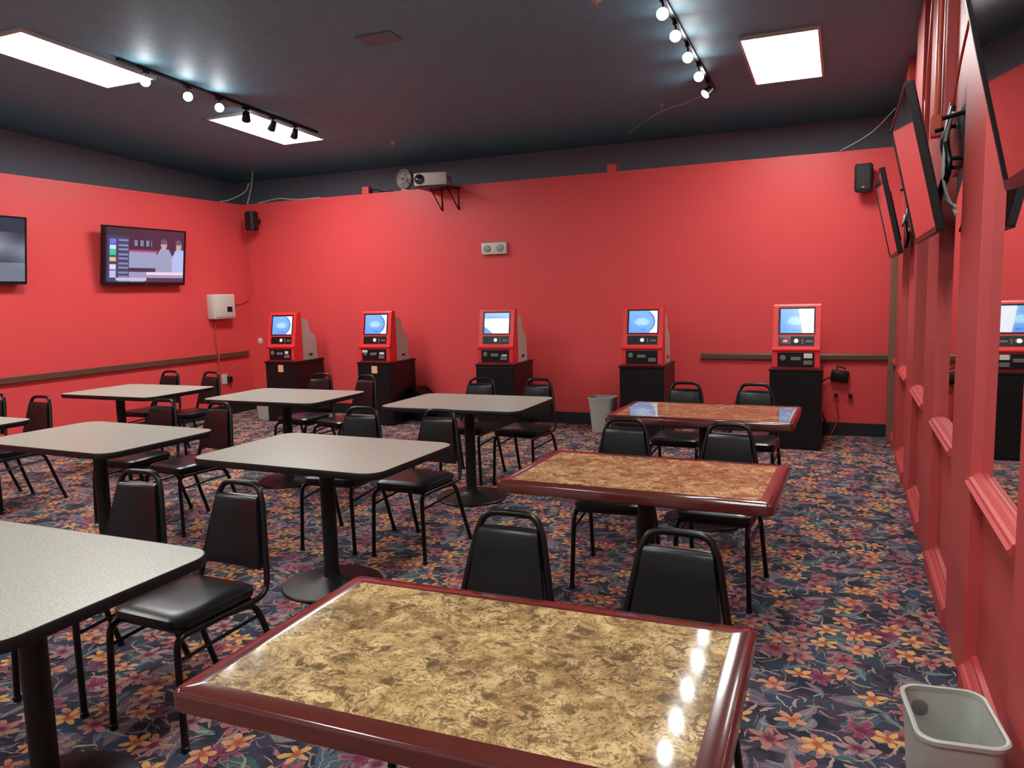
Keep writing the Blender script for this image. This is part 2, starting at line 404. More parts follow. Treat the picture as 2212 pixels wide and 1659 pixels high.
# ------------------------------------------------------------ tables
def table(name, label, x0, x1, y0, y1, kind, rz=0, group=None, cx=0):
    W, Dp = x1-x0, y1-y0
    t = thing(name, label, 'table', ((x0+x1)/2, (y0+y1)/2, 0), rz, group)
    if kind == 'marble':
        bw = .052
        bm = B(); prism(bm, rr(W-2*bw, Dp-2*bw, .004, 2), .714, .7505); obj('table_top', bm, 'marble', t)
        bm = B(); o_, i_ = rr(W, Dp, .022, 5), rr(W-2*bw, Dp-2*bw, .004, 5)
        def off(loop, d, r=.022): return rr(W-2*d, Dp-2*d, max(r-d*.5, .006), 5)
        rings = [[(x, y, z) for x, y in lp] for lp, z in ((i_, .700), (off(0, .006), .700), (off(0, .0), .706), (off(0, .0), .738), (off(0, .003), .746), (off(0, .010), .7505), (i_, .7505), (i_, .700))]
        stack(bm, rings, False, False); bmesh.ops.remove_doubles(bm, verts=bm.verts, dist=.0001)
        obj('wood_rim', bm, 'cherry', t, smooth=True)
    else:
        bm = B(); prism(bm, rr(W-.012, Dp-.012, .094, 8), .722, .7505); obj('table_top', bm, 'laminate', t)
        bm = B()
        loops = [(rr(W-.012, Dp-.012, .094, 8), .716), (rr(W-.004, Dp-.004, .098, 8), .716), (rr(W, Dp, .100, 8), .720), (rr(W, Dp, .100, 8), .747), (rr(W-.004, Dp-.004, .098, 8), .7505), (rr(W-.012, Dp-.012, .094, 8), .7505), (rr(W-.012, Dp-.012, .094, 8), .716)]
        stack(bm, [[(x, y, z) for x, y in lp] for lp, z in loops], False, False); bmesh.ops.remove_doubles(bm, verts=bm.verts, dist=.0001)
        obj('edge_band', bm, 'black_edge', t, smooth=True)
    bm = B(); lathe(bm, [(.058, .030), (.050, .045), (.043, .06), (.040, .10), (.040, .66), (.046, .69), (.046, .70)], 28, cx); obj('column', bm, 'cast', t, smooth=True)
    bm = B(); box(bm, cx-.26, cx+.26, -.025, .025, .700, .7155, .003); box(bm, cx-.025, cx+.025, -.26, .26, .700, .7150, .003); obj('support_plate', bm, 'cast', t)
    bm = B(); lathe(bm, [(.255, 0), (.270, .004), (.272, .012), (.266, .018), (.20, .026), (.10, .036), (.062, .05), (.055, .055)], 56, cx); obj('base_plate', bm, 'cast', t, smooth=True)
    return t
MT = {'M1': (-1.300, -.170, 1.125, 1.835), 'M2': (-1.375, -.22, 2.965, 3.675), 'M3': (-1.425, -.255, 4.80, 5.525)}
GT = {'A': (-3.06, -1.865, 1.09, 1.85), 'B': (-3.14, -1.955, 2.93, 3.72), 'C': (-4.86, -3.66, 2.90, 3.71), 'G': (-6.56, -5.36, 2.87, 3.68),
      'D': (-6.66, -5.50, 4.78, 5.60), 'E': (-4.95, -3.79, 4.81, 5.60), 'F': (-3.19, -2.05, 4.80, 5.60)}
table('marble_table', 'nearest marble-patterned table with glossy cherry wood rim', *MT['M1'], 'marble', math.radians(1))
table('marble_table', 'middle marble-patterned table, between the nearest one and the far one', *MT['M2'], 'marble', math.radians(-1.5))
table('marble_table', 'farthest marble-patterned table, in front of the two rightmost kiosks', *MT['M3'], 'marble', math.radians(-1))
table('grey_table', 'nearest grey speckled table, cut off by the left edge of the picture', *GT['A'], 'grey', cx=.20)
table('grey_table', 'grey speckled table left of the middle marble table', *GT['B'], 'grey', math.radians(-1.5))
table('grey_table', 'grey speckled table behind the nearest grey one, at the left edge', *GT['C'], 'grey', math.radians(-2))
table('grey_table', 'grey table by the left wall of which only one corner is in the picture', *GT['G'], 'grey')
table('grey_table', 'far grey table in front of the left wall and its brown rail', *GT['D'], 'grey', cx=-.26)
table('grey_table', 'far grey table in front of the two leftmost kiosks', *GT['E'], 'grey')
table('grey_table', 'far grey table in front of the middle kiosk', *GT['F'], 'grey')

# ------------------------------------------------------------ chairs (origin on the floor, facing -y)
def make_chair():
    t = thing('stacking_chair', '', 'chair')
    r = .0125
    # cushion
    def ring(w, d, rad, z, yo=0): return [(x, y, z) for x, y in rr(w, d, rad, 6, 0, yo)]
    bm = B(); stack(bm, [ring(.325, .34, .045, .424, -.03), ring(.355, .378, .055, .428, -.03), ring(.366, .388, .060, .440, -.03), ring(.362, .384, .060, .457, -.03), ring(.335, .355, .055, .466, -.03), ring(.24, .26, .05, .471, -.03), ring(.08, .10, .03, .473, -.03)])
    obj('seat', bm, 'vinyl', t, smooth=True)
    bm = B(); box(bm, -.166, .166, -.20, .13, .405, .4245, .004); obj('seat_pan', bm, 'tube', t)
    # back pad: tapered, slightly curved
    bm = B(); rings = []
    def by(z): return .205+(z-.45)*.20
    for z, hw, th in ((.500, .132, .004), (.503, .142, .016), (.53, .143, .020), (.60, .134, .021), (.68, .122, .024), (.755, .110, .025), (.772, .107, .022), (.779, .103, .015), (.781, .097, .005)):
        y = by(z); n = 8; ring_ = []
        for k in range(n+1):
            u = -1+2*k/n; ring_.append((u*hw, y-th+.010*(1-u*u), z))
        for k in range(n+1):
            u = 1-2*k/n; ring_.append((u*hw, y+th*.6+.010*(1-u*u), z))
        rings.append(ring_)
    stack(bm, rings); obj('backrest', bm, 'vinyl', t, smooth=True)
    # one bent tube per chair back, running on as the side rails
    half = [(.170, -.20, .408), (.174, -.05, .408), (.177, .10, .408), (.179, .165, .413), (.178, .198, .435), (.173, .212, .48), (.154, .232, .58), (.137, .250, .67), (.121, .266, .75), (.113, .270, .775), (.100, .276, .804), (.074, .280, .822), (.035, .281, .826)]
    pts = half + [(0, .281, .826)] + [(-x, y, z) for x, y, z in half[::-1]]
    bm = B(); tube(bm, pts, r, 10, 3); obj('back_frame', bm, 'tube', t, smooth=True)
    for s in (-1, 1):
        bm = B(); tube(bm, [(s*.168, -.16, .408), (s*.169, -.205, .404), (s*.170, -.226, .385), (s*.172, -.232, .34), (s*.178, -.236, .18), (s*.184, -.240, .012)], r, 10, 3); a = obj('leg', bm, 'tube', t, smooth=True)
        bm = B(); lathe(bm, [(.013, 0), (.0155, .003), (.0155, .02), (.013, .022)], 12, s*.184, -.240); obj('foot_cap', bm, 'black_plastic', a, smooth=True)
        bm = B(); tube(bm, [(s*.174, .02, .405), (s*.177, .09, .400), (s*.180, .128, .382), (s*.184, .160, .32), (s*.192, .215, .16), (s*.200, .270, .012)], r, 10, 3); a = obj('leg', bm, 'tube', t, smooth=True)
        bm = B(); lathe(bm, [(.013, 0), (.0155, .003), (.0155, .02), (.013, .022)], 12, s*.200, .270); obj('foot_cap', bm, 'black_plastic', a, smooth=True)
        bm = B(); tube(bm, [(s*.173, -.234, .325), (s*.182, .155, .345)], .007, 8); obj('stretcher', bm, 'tube', t, smooth=True)
    return t
chair0 = make_chair(); used = [False]
def chair(x, y, deg, label, group=None):
    if not used[0]:
        used[0] = True; chair0.location = (x, y, 0); chair0.rotation_euler = (0, 0, math.radians(deg)); chair0['label'] = label; return chair0
    return dup(chair0, (x, y, 0), math.radians(deg), label)
CH = [
 ('M1', -1.020, 2.03, 0, 'black padded chair behind the nearest marble table, on its left'),
 ('M1', -.460, 2.00, -3, 'black padded chair behind the nearest marble table, on its right'),
 ('M2', -1.125, 3.97, 3, 'black padded chair behind the middle marble table, on its left'),
 ('M2', -.565, 3.95, -2, 'black padded chair behind the middle marble table, on its right'),
 ('M3', -1.135, 5.78, 0, 'black padded chair behind the farthest marble table, on its left'),
 ('M3', -.61, 5.78, 0, 'black padded chair behind the farthest marble table, on its right'),
 ('A', -2.82, 2.11, 2, 'black padded chair behind the nearest grey table, backrest farther left'),
 ('A', -2.255, 2.09, -2, 'black padded chair at the right corner of the nearest grey table, seat half in view'),
 ('B', -2.925, 4.00, 6, 'black padded chair behind the grey table left of the middle marble one, left side'),
 ('B', -2.39, 4.02, -3, 'black padded chair behind the grey table left of the middle marble one, right side'),
 ('C', -4.73, 3.98, 2, 'left one of two black chairs behind the grey table at the left edge'),
 ('C', -4.18, 3.95, -6, 'right one of two black chairs behind the grey table at the left edge'),
 ('G', -6.01, 3.90, 0, 'black padded chair right of the cut-off corner table by the left wall'),
 ('G', -6.60, 3.92, 0, 'black padded chair almost hidden by the left edge of the picture'),
 ('D', -6.63, 5.80, 0, 'left black chair behind the table in front of the left wall'),
 ('D', -6.08, 5.80, -6, 'right black chair behind the table in front of the left wall'),
 ('E', -4.69, 5.85, 0, 'black chair in front of the leftmost kiosk pedestal'),
 ('E', -4.19, 5.80, -14, 'black chair in front of the second kiosk pedestal from the left'),
 ('F', -2.915, 5.80, 3, 'black chair in front of the middle kiosk, left one of the pair'),
 ('F', -2.41, 5.82, -4, 'black chair in front of the middle kiosk, right one of the pair'),
]
for _, x, y, a, lab in CH: chair(x, y, a, lab)

# ------------------------------------------------------------ kiosks and pedestals
PZ = .776
def kiosk_screen(variant):
    def f(u, v):
        r, g, b = .13, .36, .90
        r += .10*v; g += .12*v
        d = math.hypot((u-.45)*1.1, (v-.50)*1.6)
        if d < .38: k = (1-d/.38); r += .25*k; g += .28*k; b += .1*k
        # pale emblem and a line of small dark marks
        e = math.hypot((u-.46)/.24, (v-.50)/.16)
        if e < 1 and math.sin(u*40+v*17)*math.sin(v*46-u*9) > -.15: r, g, b = .45, .80, .98
        if .10 < v < .16 and .40 < u < .66 and math.sin(u*130) > -.4: r, g, b = .05, .15, .55
        if variant == 'arc':
            if u > .72 and math.hypot(u-.42, (v-.5)*.9) > .50: r, g, b = .85, .88, 1.0
            elif u > .68 and abs(math.hypot(u-.42, (v-.5)*.9)-.475) < .022: r, g, b = .04, .18, .50
        elif variant == 'white':
            if v < .72 and u+v*1.0 > .36: r, g, b = .95, .96, .98
            if .80 < v < .86 and .15 < u < .82: r, g, b = .16, .32, .75
        elif variant == 'half':
            if u > .60+(.5-v)*.14: r, g, b = .86, .90, .98
        return (r, g, b)
    return f
def kiosk(label, x, y, deg, variant, sticker, lit_red, papers, pedlabel):
    rz = math.radians(deg); W = .425
    p = thing('kiosk_pedestal', pedlabel, 'pedestal', (x, y, 0), rz, 'black pedestals under the kiosks')
    bm = B(); box(bm, -.235, .235, .01, .615, 0, PZ-.022, .004); obj('cabinet', bm, 'lam_black', p)
    bm = B(); box(bm, -.243, .243, 0, .62, PZ-.022, PZ, .004); obj('top_board', bm, 'lam_black', p)
    bm = B(); box(bm, -.215, .215, .005, .0105, .03, PZ-.04, .0015); dr = obj('door', bm, 'lam_black', p)
    if sticker:
        bm = B(); box(bm, -.035, .045, .0035, .0053, PZ-.135, PZ-.045); obj('sticker', bm, 'peach', p, label='peach-coloured square sticker')
    k = thing('betting_kiosk', label, 'kiosk', (x, y, PZ), rz, 'red betting kiosks along the back wall')
    # red shell
    prof = [(.030, 0), (.022, .020), (.030, .165), (.018, .178), (.018, .192), (.045, .202), (.120, .600), (.128, .614), (.145, .618), (.200, .612), (.205, 0)]
    bm = B(); xprism(bm, prof, -W/2, W/2)
    obj('shell', bm, 'red_shell', k)
    # beige rear body, stepped
    bprof = [(.2055, 0), (.2055, .540), (.230, .548), (.330, .520), (.360, .490), (.385, .390), (.400, .365), (.470, .325), (.500, .300), (.515, .255), (.535, .0)]
    bm = B(); xprism(bm, bprof, -W/2+.012, W/2-.012); bd = obj('rear_body', bm, 'beige', k)
    for s in (-1, 1):
        bm = B(); box(bm, s*(W/2-.012)-.002, s*(W/2-.012)+.002,   .345, .425, .050, .078, .001); obj('hand_hole', bm, 'black_plastic', bd)
    # tilted face plane
    th = math.atan2(.075, .398)
    def face(z0, z1, x0, x1, out, nm, mat, par, lab=None, bev=.0015, thick=.012):
        """panel lying on the sloping upper face, z measured up the kiosk"""
        bm = B(); box(bm, x0, x1, -out, thick-out, z0, z1, bev)
        M_ = Matrix.Translation((0, .045, .202)) @ Matrix.Rotation(-th, 4, 'X')
        bmesh.ops.transform(bm, matrix=M_, verts=bm.verts)
        return obj(nm, bm, mat, par, label=lab)
    face(.130, .392, -.166, .166, .004, 'screen_bezel', 'black_plastic', k)
    sc = picture('screen', .300, .232, 48, 40, kiosk_screen(variant), k)
    sc.matrix_local = Matrix.Translation((0, .045, .202)) @ Matrix.Rotation(-th, 4, 'X') @ Matrix.Translation((.004, -.0055, .258))
    bp = face(.020, .112, -.160, .160, .003, 'button_panel', 'black_plastic', k)
    def disc(xc, zc_, rr_, mat, nm, out=.006):
        bm = B(); lathe(bm, [(rr_, 0), (rr_, .004), (rr_*.8, .006)], 20)
        M_ = Matrix.Translation((0, .045, .202)) @ Matrix.Rotation(-th, 4, 'X') @ Matrix.Translation((xc, -.0035, zc_)) @ Matrix.Rotation(PI/2, 4, 'X')
        bmesh.ops.transform(bm, matrix=M_, verts=bm.verts); return obj(nm, bm, mat, bp, smooth=True)
    disc(0, .066, .026, 'grey_plastic', 'button_ring')
    disc(0, .066, .017, 'white_led', 'button').location = (0, -.003, 0)
    face(.035, .085, .050, .062, .006, 'reader_slot', 'grey_plastic', bp)
    face(.052, .072, .085, .145, .006, 'card_slot', 'grey_plastic', bp)
    if lit_red:
        face(.030, .104, -.150, -.050, .006, 'bill_slot_light', 'cherry', bp); face(.055, .075, -.118, -.080, .009, 'red_light', 'red_led', bp, 'glowing red light')
    else:
        face(.030, .104, -.150, -.060, .005, 'bill_slot', 'lam_black', bp)
    # lower printer panel
    bm = B(); box(bm, -.165, .165, .012, .030, .022, .160, .002); lp = obj('printer_panel', bm, 'black_plastic', k)
    bm = B(); lathe(bm, [(.026, 0), (.026, .006), (.018, .008)], 20); bmesh.ops.transform(bm, matrix=Matrix.Translation((-.115, .0125, .110)) @ Matrix.Rotation(PI/2, 4, 'X'), verts=bm.verts); obj('speaker_grille', bm, 'grey_plastic', lp, smooth=True)
    bm = B(); box(bm, -.045, .045, .004, .013, .085, .118, .003); obj('ticket_chute', bm, 'grey_plastic', lp)
    bm = B(); box(bm, .070, .150, .006, .013, .045, .085, .003); obj('ticket_slot', bm, 'grey_plastic', lp)
    for (px, pz, pw, ph) in papers:
        bm = B(); box(bm, px-pw/2, px+pw/2, .002, .0045, pz-ph/2, pz+ph/2); obj('paper_label', bm, 'paper', lp, label='white paper label')
kiosk('rightmost red betting kiosk, red light glowing left of its white button', -.415, 7.73, 0, 'half', False, True, [(.11, .130, .075, .045)], 'black pedestal under the rightmost kiosk')
kiosk('second red betting kiosk from the right, blue screen with white edge', -1.935, 7.86, 1, 'arc', False, False, [], 'black pedestal beside the far wastebasket')
kiosk('middle red betting kiosk with a mostly white screen', -3.615, 7.85, 2, 'white', False, False, [(.12, .10, .06, .018)], 'black pedestal under the middle kiosk')
kiosk('second red betting kiosk from the left, two white labels on its lower panel', -5.235, 7.86, 2, 'arc', True, False, [(-.115, .135, .07, .028), (.12, .11, .065, .028)], 'black pedestal with peach sticker, under the second kiosk from the left')
kiosk('leftmost red betting kiosk, nearest the room corner', -6.61, 7.80, 2, 'arc', True, False, [(.11, .115, .05, .035)], 'black pedestal with peach sticker, under the leftmost kiosk')
# low black box with sloping top beside the second pedestal
bm = B(); xprism(bm, [(0, 0), (0, .41), (.03, .41), (.15, .31), (.15, 0)], 0, .30)
bmesh.ops.rotate(bm, cent=(0, 0, 0), matrix=Matrix.Rotation(-PI/2, 3, 'Z'), verts=bm.verts)
tag(obj('cable_cover', bm, 'lam_black', loc=(-4.975, D-.016, 0)), 'low black box with sloping top on the floor beside the second pedestal from the left', 'box')

# ------------------------------------------------------------ televisions
def television(name, label, W, H, loc, rz, tilt, th, pic=None, bez=.018, group=None):
    """origin at centre of the lower edge of the glass; screen faces local -y, leaning so the top comes forward"""
    t = thing(name, label, 'television', loc, rz, group)
    R_ = Matrix.Rotation(tilt, 4, 'X')
    def put(o): o.matrix_local = R_; return o
    bm = B(); box(bm, -W/2, W/2, .004, th, 0, H, .006); box(bm, -W*.3, W*.3, th-.001, th+.02, H*.15, H*.75, .006); hs = put(obj('housing', bm, 'black_plastic', t))
    bm = B(); o_ = rr(W, H, .008, 3); i_ = [(x, z) for x, z in rr(W-2*bez, H-2*bez-.012, .002, 3, 0, .006)]
    rings = [[(x, y, z+H/2) for x, z in lp] for lp, y in ((o_, .010), (o_, -.004), (i_, -.004), (i_, .004))]
    stack(bm, rings, False, False); put(obj('bezel', bm, 'black_plastic', t))
    if pic:
        p_ = picture('screen', W-2*bez, H-2*bez-.012, 96, 54, pic, t)
        p_.matrix_local = R_ @ Matrix.Translation((0, .001, H/2+.006))
    else:
        bm = B(); box(bm, -W/2+bez, W/2-bez, .001, .006, bez+.012, H-bez); put(obj('screen', bm, 'tv_off', t))
    bm = B(); box(bm, -.016, .016, -.0055, -.0035, .008, .015); put(obj('logo_mark', bm, 'grey_plastic', t))
    return t
def news(u, v):
    c = (.05, .03, .07)
    if v > .88: c = (.04, .03, .05)
    # studio backdrop
    if .28 < u and v > .62: c = (.06, .02, .05)
    if .34 < u < .56 and .66 < v < .82: c = (.22, .20, .34) if .69 < v < .79 and math.sin(u*90) > -.3 else (.02, .02, .05)
    if .28 < u < .62 and .28 < v < .60: c = (.30, .33, .52)
    if .28 < u < .64 and .575 < v < .61: c = (.40, .08, .20)
    # left ticker column of coloured boxes and rows
    if u < .28:
        c = (.05, .05, .13) if v < .86 else (.04, .03, .04)
        if .05 < u < .13:
            for a, b, cc in ((.70, .80, (.16, .18, .70)), (.62, .69, (.55, .70, .90)), (.50, .61, (.04, .55, .30)), (.38, .46, (.70, .50, .22)), (.24, .34, (.70, .62, .85)), (.10, .22, (.50, .48, .80))):
                if a < v < b: c = cc
        elif .16 < u < .27 and v < .8 and math.sin(v*75) > .1: c = (.20, .24, .42)
    # two figures seated at a desk
    for cx_, hw, col in ((.73, .12, (.30, .33, .50)), (.93, .10, (.42, .48, .80))):
        if .18 < v < .64 and abs(u-cx_) < hw*(1-max(0, v-.48)*3.2) and u > .3: c = col
        if math.hypot((u-cx_+.01)/.038, (v-.72)/.10) < 1: c = (.50, .34, .40)
        if math.hypot((u-cx_+.012)/.042, (v-.79)/.055) < 1: c = (.14, .08, .10)
    if v < .20 and u > .28: c = (.32, .30, .46) if u < .48 or v > .10 else (.08, .02, .06)
    if .14 < v < .20 and u > .5: c = (.80, .62, .78)
    if .03 < v < .09 and u < .5 and u > .12: c = (.55, .48, .70)
    if v < .10 and u > .5: c = (.09, .03, .08)
    if u < .02 or u > .985 or v < .02: c = (.01, .01, .02)
    return c
def greyfield(u, v):
    k = .5+.5*math.sin(u*9+3*v)*math.sin(v*7-u*4)
    if v > .78: return (.02, .035, .06)
    b = .05+.30*max(0, 1-abs(v-.55)*2.6)*k + (.14 if v < .3 else 0)
    return (b*.80, b*.95, b*1.2)
TL = math.radians(8)
television('wall_television', 'lit television on the left wall showing a news desk', 1.17, .675, (-7.70, 6.80, 1.775), -PI/2-PI, TL, .055, news)
television('wall_television', 'lit television cut off by the left edge of the picture, grey-blue screen', 1.17, .675, (-7.70, 4.74, 1.785), -PI/2-PI, TL, .055, greyfield)
TR = math.radians(12.6)
for yn, lab in ((6.28, 'farthest switched-off television tilted down from the right wall'), (3.70, 'middle switched-off television tilted down from the right wall, cables behind it'), (1.09, 'nearest switched-off television at the top right corner, reflecting the ceiling')):
    t = television('wall_television', lab, 1.10, .635, (.350, yn+.55, 1.775), -PI/2, TR, .034, None, .011, group=None)
# fix facing: left wall sets face +x, right wall sets face -x (rotation handled above)
for yc in (4.25, 6.83, 1.64):
    b_ = thing('television_mount', {4.25: 'black arm bracket behind the middle switched-off television', 6.83: 'black arm bracket behind the farthest switched-off television', 1.64: 'black arm bracket behind the nearest switched-off television'}[yc], 'bracket', (XM, yc, 2.2))
    bm = B(); box(bm, -.012, 0, -.22, .22, -.12, .16, .002); obj('wall_plate', bm, 'tube', b_)
    for s in (-1, 1):
        bm = B(); tube(bm, [(-.006, s*.16, .12), (-.10, s*.16, .10)], .010, 8); tube(bm, [(-.006, s*.16, -.08), (-.055, s*.16, -.08)], .010, 8); obj('arm', bm, 'tube', b_)
# mounts of the left wall sets
for yc, lab in ((6.80, 'black plate bracket behind the news television'), (4.74, 'black plate bracket behind the cut-off left television')):
    b_ = thing('television_mount', lab, 'bracket', (-L, yc, 2.1))
    bm = B(); box(bm, 0, .02, -.25, .25, -.16, .16, .002); obj('wall_plate', bm, 'tube', b_)
    bm = B(); box(bm, .018, .060, -.12, -.09, -.14, .14, .002); box(bm, .018, .060, .09, .12, -.14, .14, .002); obj('arm', bm, 'tube', b_)

# ------------------------------------------------------------ cables and conduits on the right wall
def cable(name, pts, r, mat, label, cat='cable', sm=5):
    bm = B(); tube(bm, pts, r, 8, sm); return tag(obj(name, bm, mat, smooth=True), label, cat)
t = thing('conduit', 'orange-red painted pipe running up the right wall above the middle television', 'pipe', (XP-.02, 4.78, 2.38))
bm = B(); tube(bm, [(0, 0, .03), (0, 0, .4), (0, .0, zc(4.78)-2.40)], .016, 12); obj('pipe', bm, 'orange_pipe', t, smooth=True)
bm = B(); box(bm, -.028, .020, -.045, .045, -.05, .06, .006); obj('junction_box', bm, 'orange_pipe', t)
bm = B(); tube(bm, [(0, -.03, .06), (0, -.05, .22), (0, -.02, .42)], .008, 8, 4); obj('side_pipe', bm, 'orange_pipe', t, smooth=True)
t = thing('conduit', 'thin reddish pipe on the right wall, closer to the near pilaster', 'pipe', (XM-.01, 3.98, 2.36))
bm = B(); tube(bm, [(0, 0, 0), (0, 0, zc(3.98)-2.37)], .010, 10); obj('pipe', bm, 'red_trim', t, smooth=True)
cable('cable', [(.462, 4.52, 2.33), (.462, 4.20, 2.55), (.462, 3.90, 2.68)], .006, 'orange_pipe', 'thin orange wire slanting up to the near pilaster')
cable('cable', [(.46, 5.9, 2.75), (.45, 5.75, 2.60), (.45, 5.70, 2.85), (.45, 5.55, 3.2), (.45, 5.45, 3.45)], .007, 'orange_pipe', 'thin red wire looping up beside the far pilaster above the middle television')
for i, (y0, dz, lab, mat, r) in enumerate(((4.36, 0, 'thick black cable hanging behind the middle television, nearest the pilaster', 'black_plastic', .013), (4.42, .03, 'black cable bundled behind the middle television, second from the pilaster', 'black_plastic', .010), (4.52, -.04, 'black cable bundled behind the middle television, farthest from the pilaster', 'black_plastic', .012))):
    cable('cable', [(.46, y0, 2.40+dz), (.43, y0-.05, 2.25), (.44, y0-.12, 2.10), (.41, y0-.02, 1.95), (.43, y0+.08, 1.82)], r, mat, lab)
cable('cable', [(.44, 4.18, 2.34), (.425, 4.30, 2.22), (.42, 4.28, 2.06), (.43, 4.10, 1.93), (.44, 3.98, 1.90)], .008, 'white_plastic', 'white cable looping down behind the middle television')
cable('cable', [(.43, 4.24, 1.95), (.435, 4.10, 1.92), (.445, 3.96, 1.86)], .008, 'white_plastic', 'short white cable end below the looping white one')
cable('cable', [(.44, 7.25, 2.12), (.41, 7.00, 2.02), (.42, 6.75, 2.05), (.44, 6.60, 2.18)], .007, 'white_plastic', 'white cable behind the farthest television')
cable('cable', [(.45, 6.95, 2.20), (.43, 6.80, 2.05), (.44, 6.70, 1.92), (.43, 6.80, 1.84)], .012, 'black_plastic', 'black cable behind the farthest television')

# ------------------------------------------------------------ ceiling panels, track lights
def rotx(y): return math.atan(-.05)
def ceiling_panel(label, x0, x1, y0, y1):
    t = thing('ceiling_light', label, 'ceiling light', ((x0+x1)/2, (y0+y1)/2, zc((y0+y1)/2)), 0)
    t.rotation_euler = (math.atan(-.05), 0, 0)
    w_, d_ = x1-x0, y1-y0
    bm = B(); box(bm, -w_/2+.02, w_/2-.02, -d_/2+.02, d_/2-.02, -.022, -.004); obj('diffuser', bm, 'panel', t, label='glowing white diffuser')
    bm = B()
    for a in ((-w_/2, -w_/2+.02, -d_/2, d_/2), (w_/2-.02, w_/2, -d_/2, d_/2), (-w_/2+.02, w_/2-.02, -d_/2, -d_/2+.02), (-w_/2+.02, w_/2-.02, d_/2-.02, d_/2)): box(bm, *a, -.026, 0)
    obj('frame', bm, 'white_plastic', t)
ceiling_panel('glowing ceiling panel at the upper left, cut by the edge', -6.21, -5.61, 4.02, 5.24)
ceiling_panel('glowing ceiling panel behind the left track spotlights', -6.19, -5.59, 6.40, 7.62)
ceiling_panel('glowing ceiling panel at the upper right', -.80, -.21, 6.40, 7.60)
for (x, y) in ((-5.9, 1.6), (-5.9, -.8), (-.5, 1.6), (-.5, -.8), (-3.2, -1.4)):  # unseen panels for light: both rows continued, middle rear one added as fill
    ceiling_panel('glowing ceiling panel out of the picture at %s' % {(-5.9, 1.6): 'the left, beside the camera', (-5.9, -.8): 'the left rear', (-.5, 1.6): 'the right, over the camera', (-.5, -.8): 'the right rear', (-3.2, -1.4): 'the middle rear, added as fill light'}[(x, y)], x-.3, x+.3, y, y+1.2)
def track(label, x, y0, y1, ys, aims, hlabels, group):
    t = thing('light_track', label, 'track', (x, (y0+y1)/2, zc((y0+y1)/2)), 0); t.rotation_euler = (math.atan(-.05), 0, 0)
    bm = B(); box(bm, -.018, .018, -(y1-y0)/2, (y1-y0)/2, -.024, 0, .002); obj('rail', bm, 'lam_black', t)
    for y, aim, hl in zip(ys, aims, hlabels):
        z = zc(y)-.027
        h = thing('track_spotlight', hl, 'spotlight', (x, y, z), 0, group)
        d = Vector(aim).normalized()
        q = Vector((0, 0, -1)).rotation_difference(d).to_matrix().to_4x4()
        bm = B(); box(bm, -.016, .016, -.035, .035, -.020, -.001, .002); tube(bm, [(0, 0, -.018), (0, 0, -.055)], .007, 8); obj('stem', bm, 'lam_black', h)
        c0 = Vector((0, 0, -.085))
        T = Matrix.Translation(c0) @ q
        bm = B()
        rings = [[(r_*math.cos(2*PI*i/20), r_*math.sin(2*PI*i/20), z_) for i in range(20)] for r_, z_ in ((.015, .055), (.030, .045), (.036, .02), (.045, -.045), (.041, -.045), (.033, -.020), (.01, -.018))]
        stack(bm, rings); bmesh.ops.transform(bm, matrix=T, verts=bm.verts); obj('lamp_head', bm, 'lam_black', h, smooth=True)
        bm = B(); rings = [[(r_*math.cos(2*PI*i/20), r_*math.sin(2*PI*i/20), z_) for i in range(20)] for r_, z_ in ((.038, -.036), (.036, -.045), (.024, -.052), (.008, -.055))]
        stack(bm, rings); bmesh.ops.transform(bm, matrix=T, verts=bm.verts); obj('bulb', bm, 'bulb', h, smooth=True, label='glowing bulb')
cw = (0.45, -.85, -.42)
track('black track for the left row of spotlights', -5.50, 4.75, 7.35, (5.02, 5.48, 5.86, 6.22, 6.60, 6.95), [(.62, -.62, -.35), (.62, -.62, -.35), (.62, -.62, -.35), (-.5, .5, -.7), (-.7, .3, -.6), (-.6, .4, -.6)],
      ['lit spotlight at the inner end of the upper left ceiling panel', 'middle of the three lit spotlights on the left track', 'lit left-track spotlight nearest the second ceiling panel', 'dark spotlight against the left of the second ceiling panel', 'dark spotlight against the middle of the second ceiling panel', 'dark spotlight against the right of the second ceiling panel'], 'spotlights on the left track')
track('black track for the right row of spotlights', -1.17, 4.9, 7.6, (5.42, 5.85, 6.33, 6.83, 7.30), [(.12, -.9, -.45)]*4+[(-.5, -.5, -.6)],
      ['nearest lit spotlight of the right track, at the top of the picture', 'second lit spotlight of the right track, counted from the camera', 'third lit spotlight of the right track, counted from the camera', 'fourth lit spotlight of the right track, counted from the camera', 'small last spotlight at the far end of the right track'], 'spotlights on the right track')
cable('cable', [(-1.17, 7.58, zc(7.58)-.02), (-1.45, 7.85, zc(7.85)-.03), (-1.75, 8.05, zc(8.05)-.03), (-2.1, 8.5, zc(8.5)-.03), (-2.3, 8.8, zc(8.8)-.03)], .004, 'white_plastic', 'thin pale wire on the ceiling running from the right track to the back wall')
cable('cable', [(.40, 8.3, 3.20), (.2, 8.45, 3.02), (-.08, D-.02, HW-.0)], .004, 'white_plastic', 'thin pale wire slanting down to the top of the back wall at the right', sm=3)
def sprinkler(label, x, y, r):
    t = thing('sprinkler', label, 'sprinkler', (x, y, zc(y)))
    bm = B(); lathe(bm, [(r, 0), (r, -.008), (r*.5, -.012), (r*.3, -.012), (r*.3, -.04), (r*.1, -.04)], 16); obj('rose', bm, 'white_plastic', t, smooth=True)
    bm = B(); lathe(bm, [(r*.6, -.045), (r*.6, -.048), (r*.1, -.052)], 16); obj('deflector', bm, 'metal', t, smooth=True)
sprinkler('small pale sprinkler on the ceiling left of the right spotlights', -1.60, 5.30, .035)
sprinkler('tiny pale sprinkler on the ceiling above the fan', -4.99, 8.11, .028)
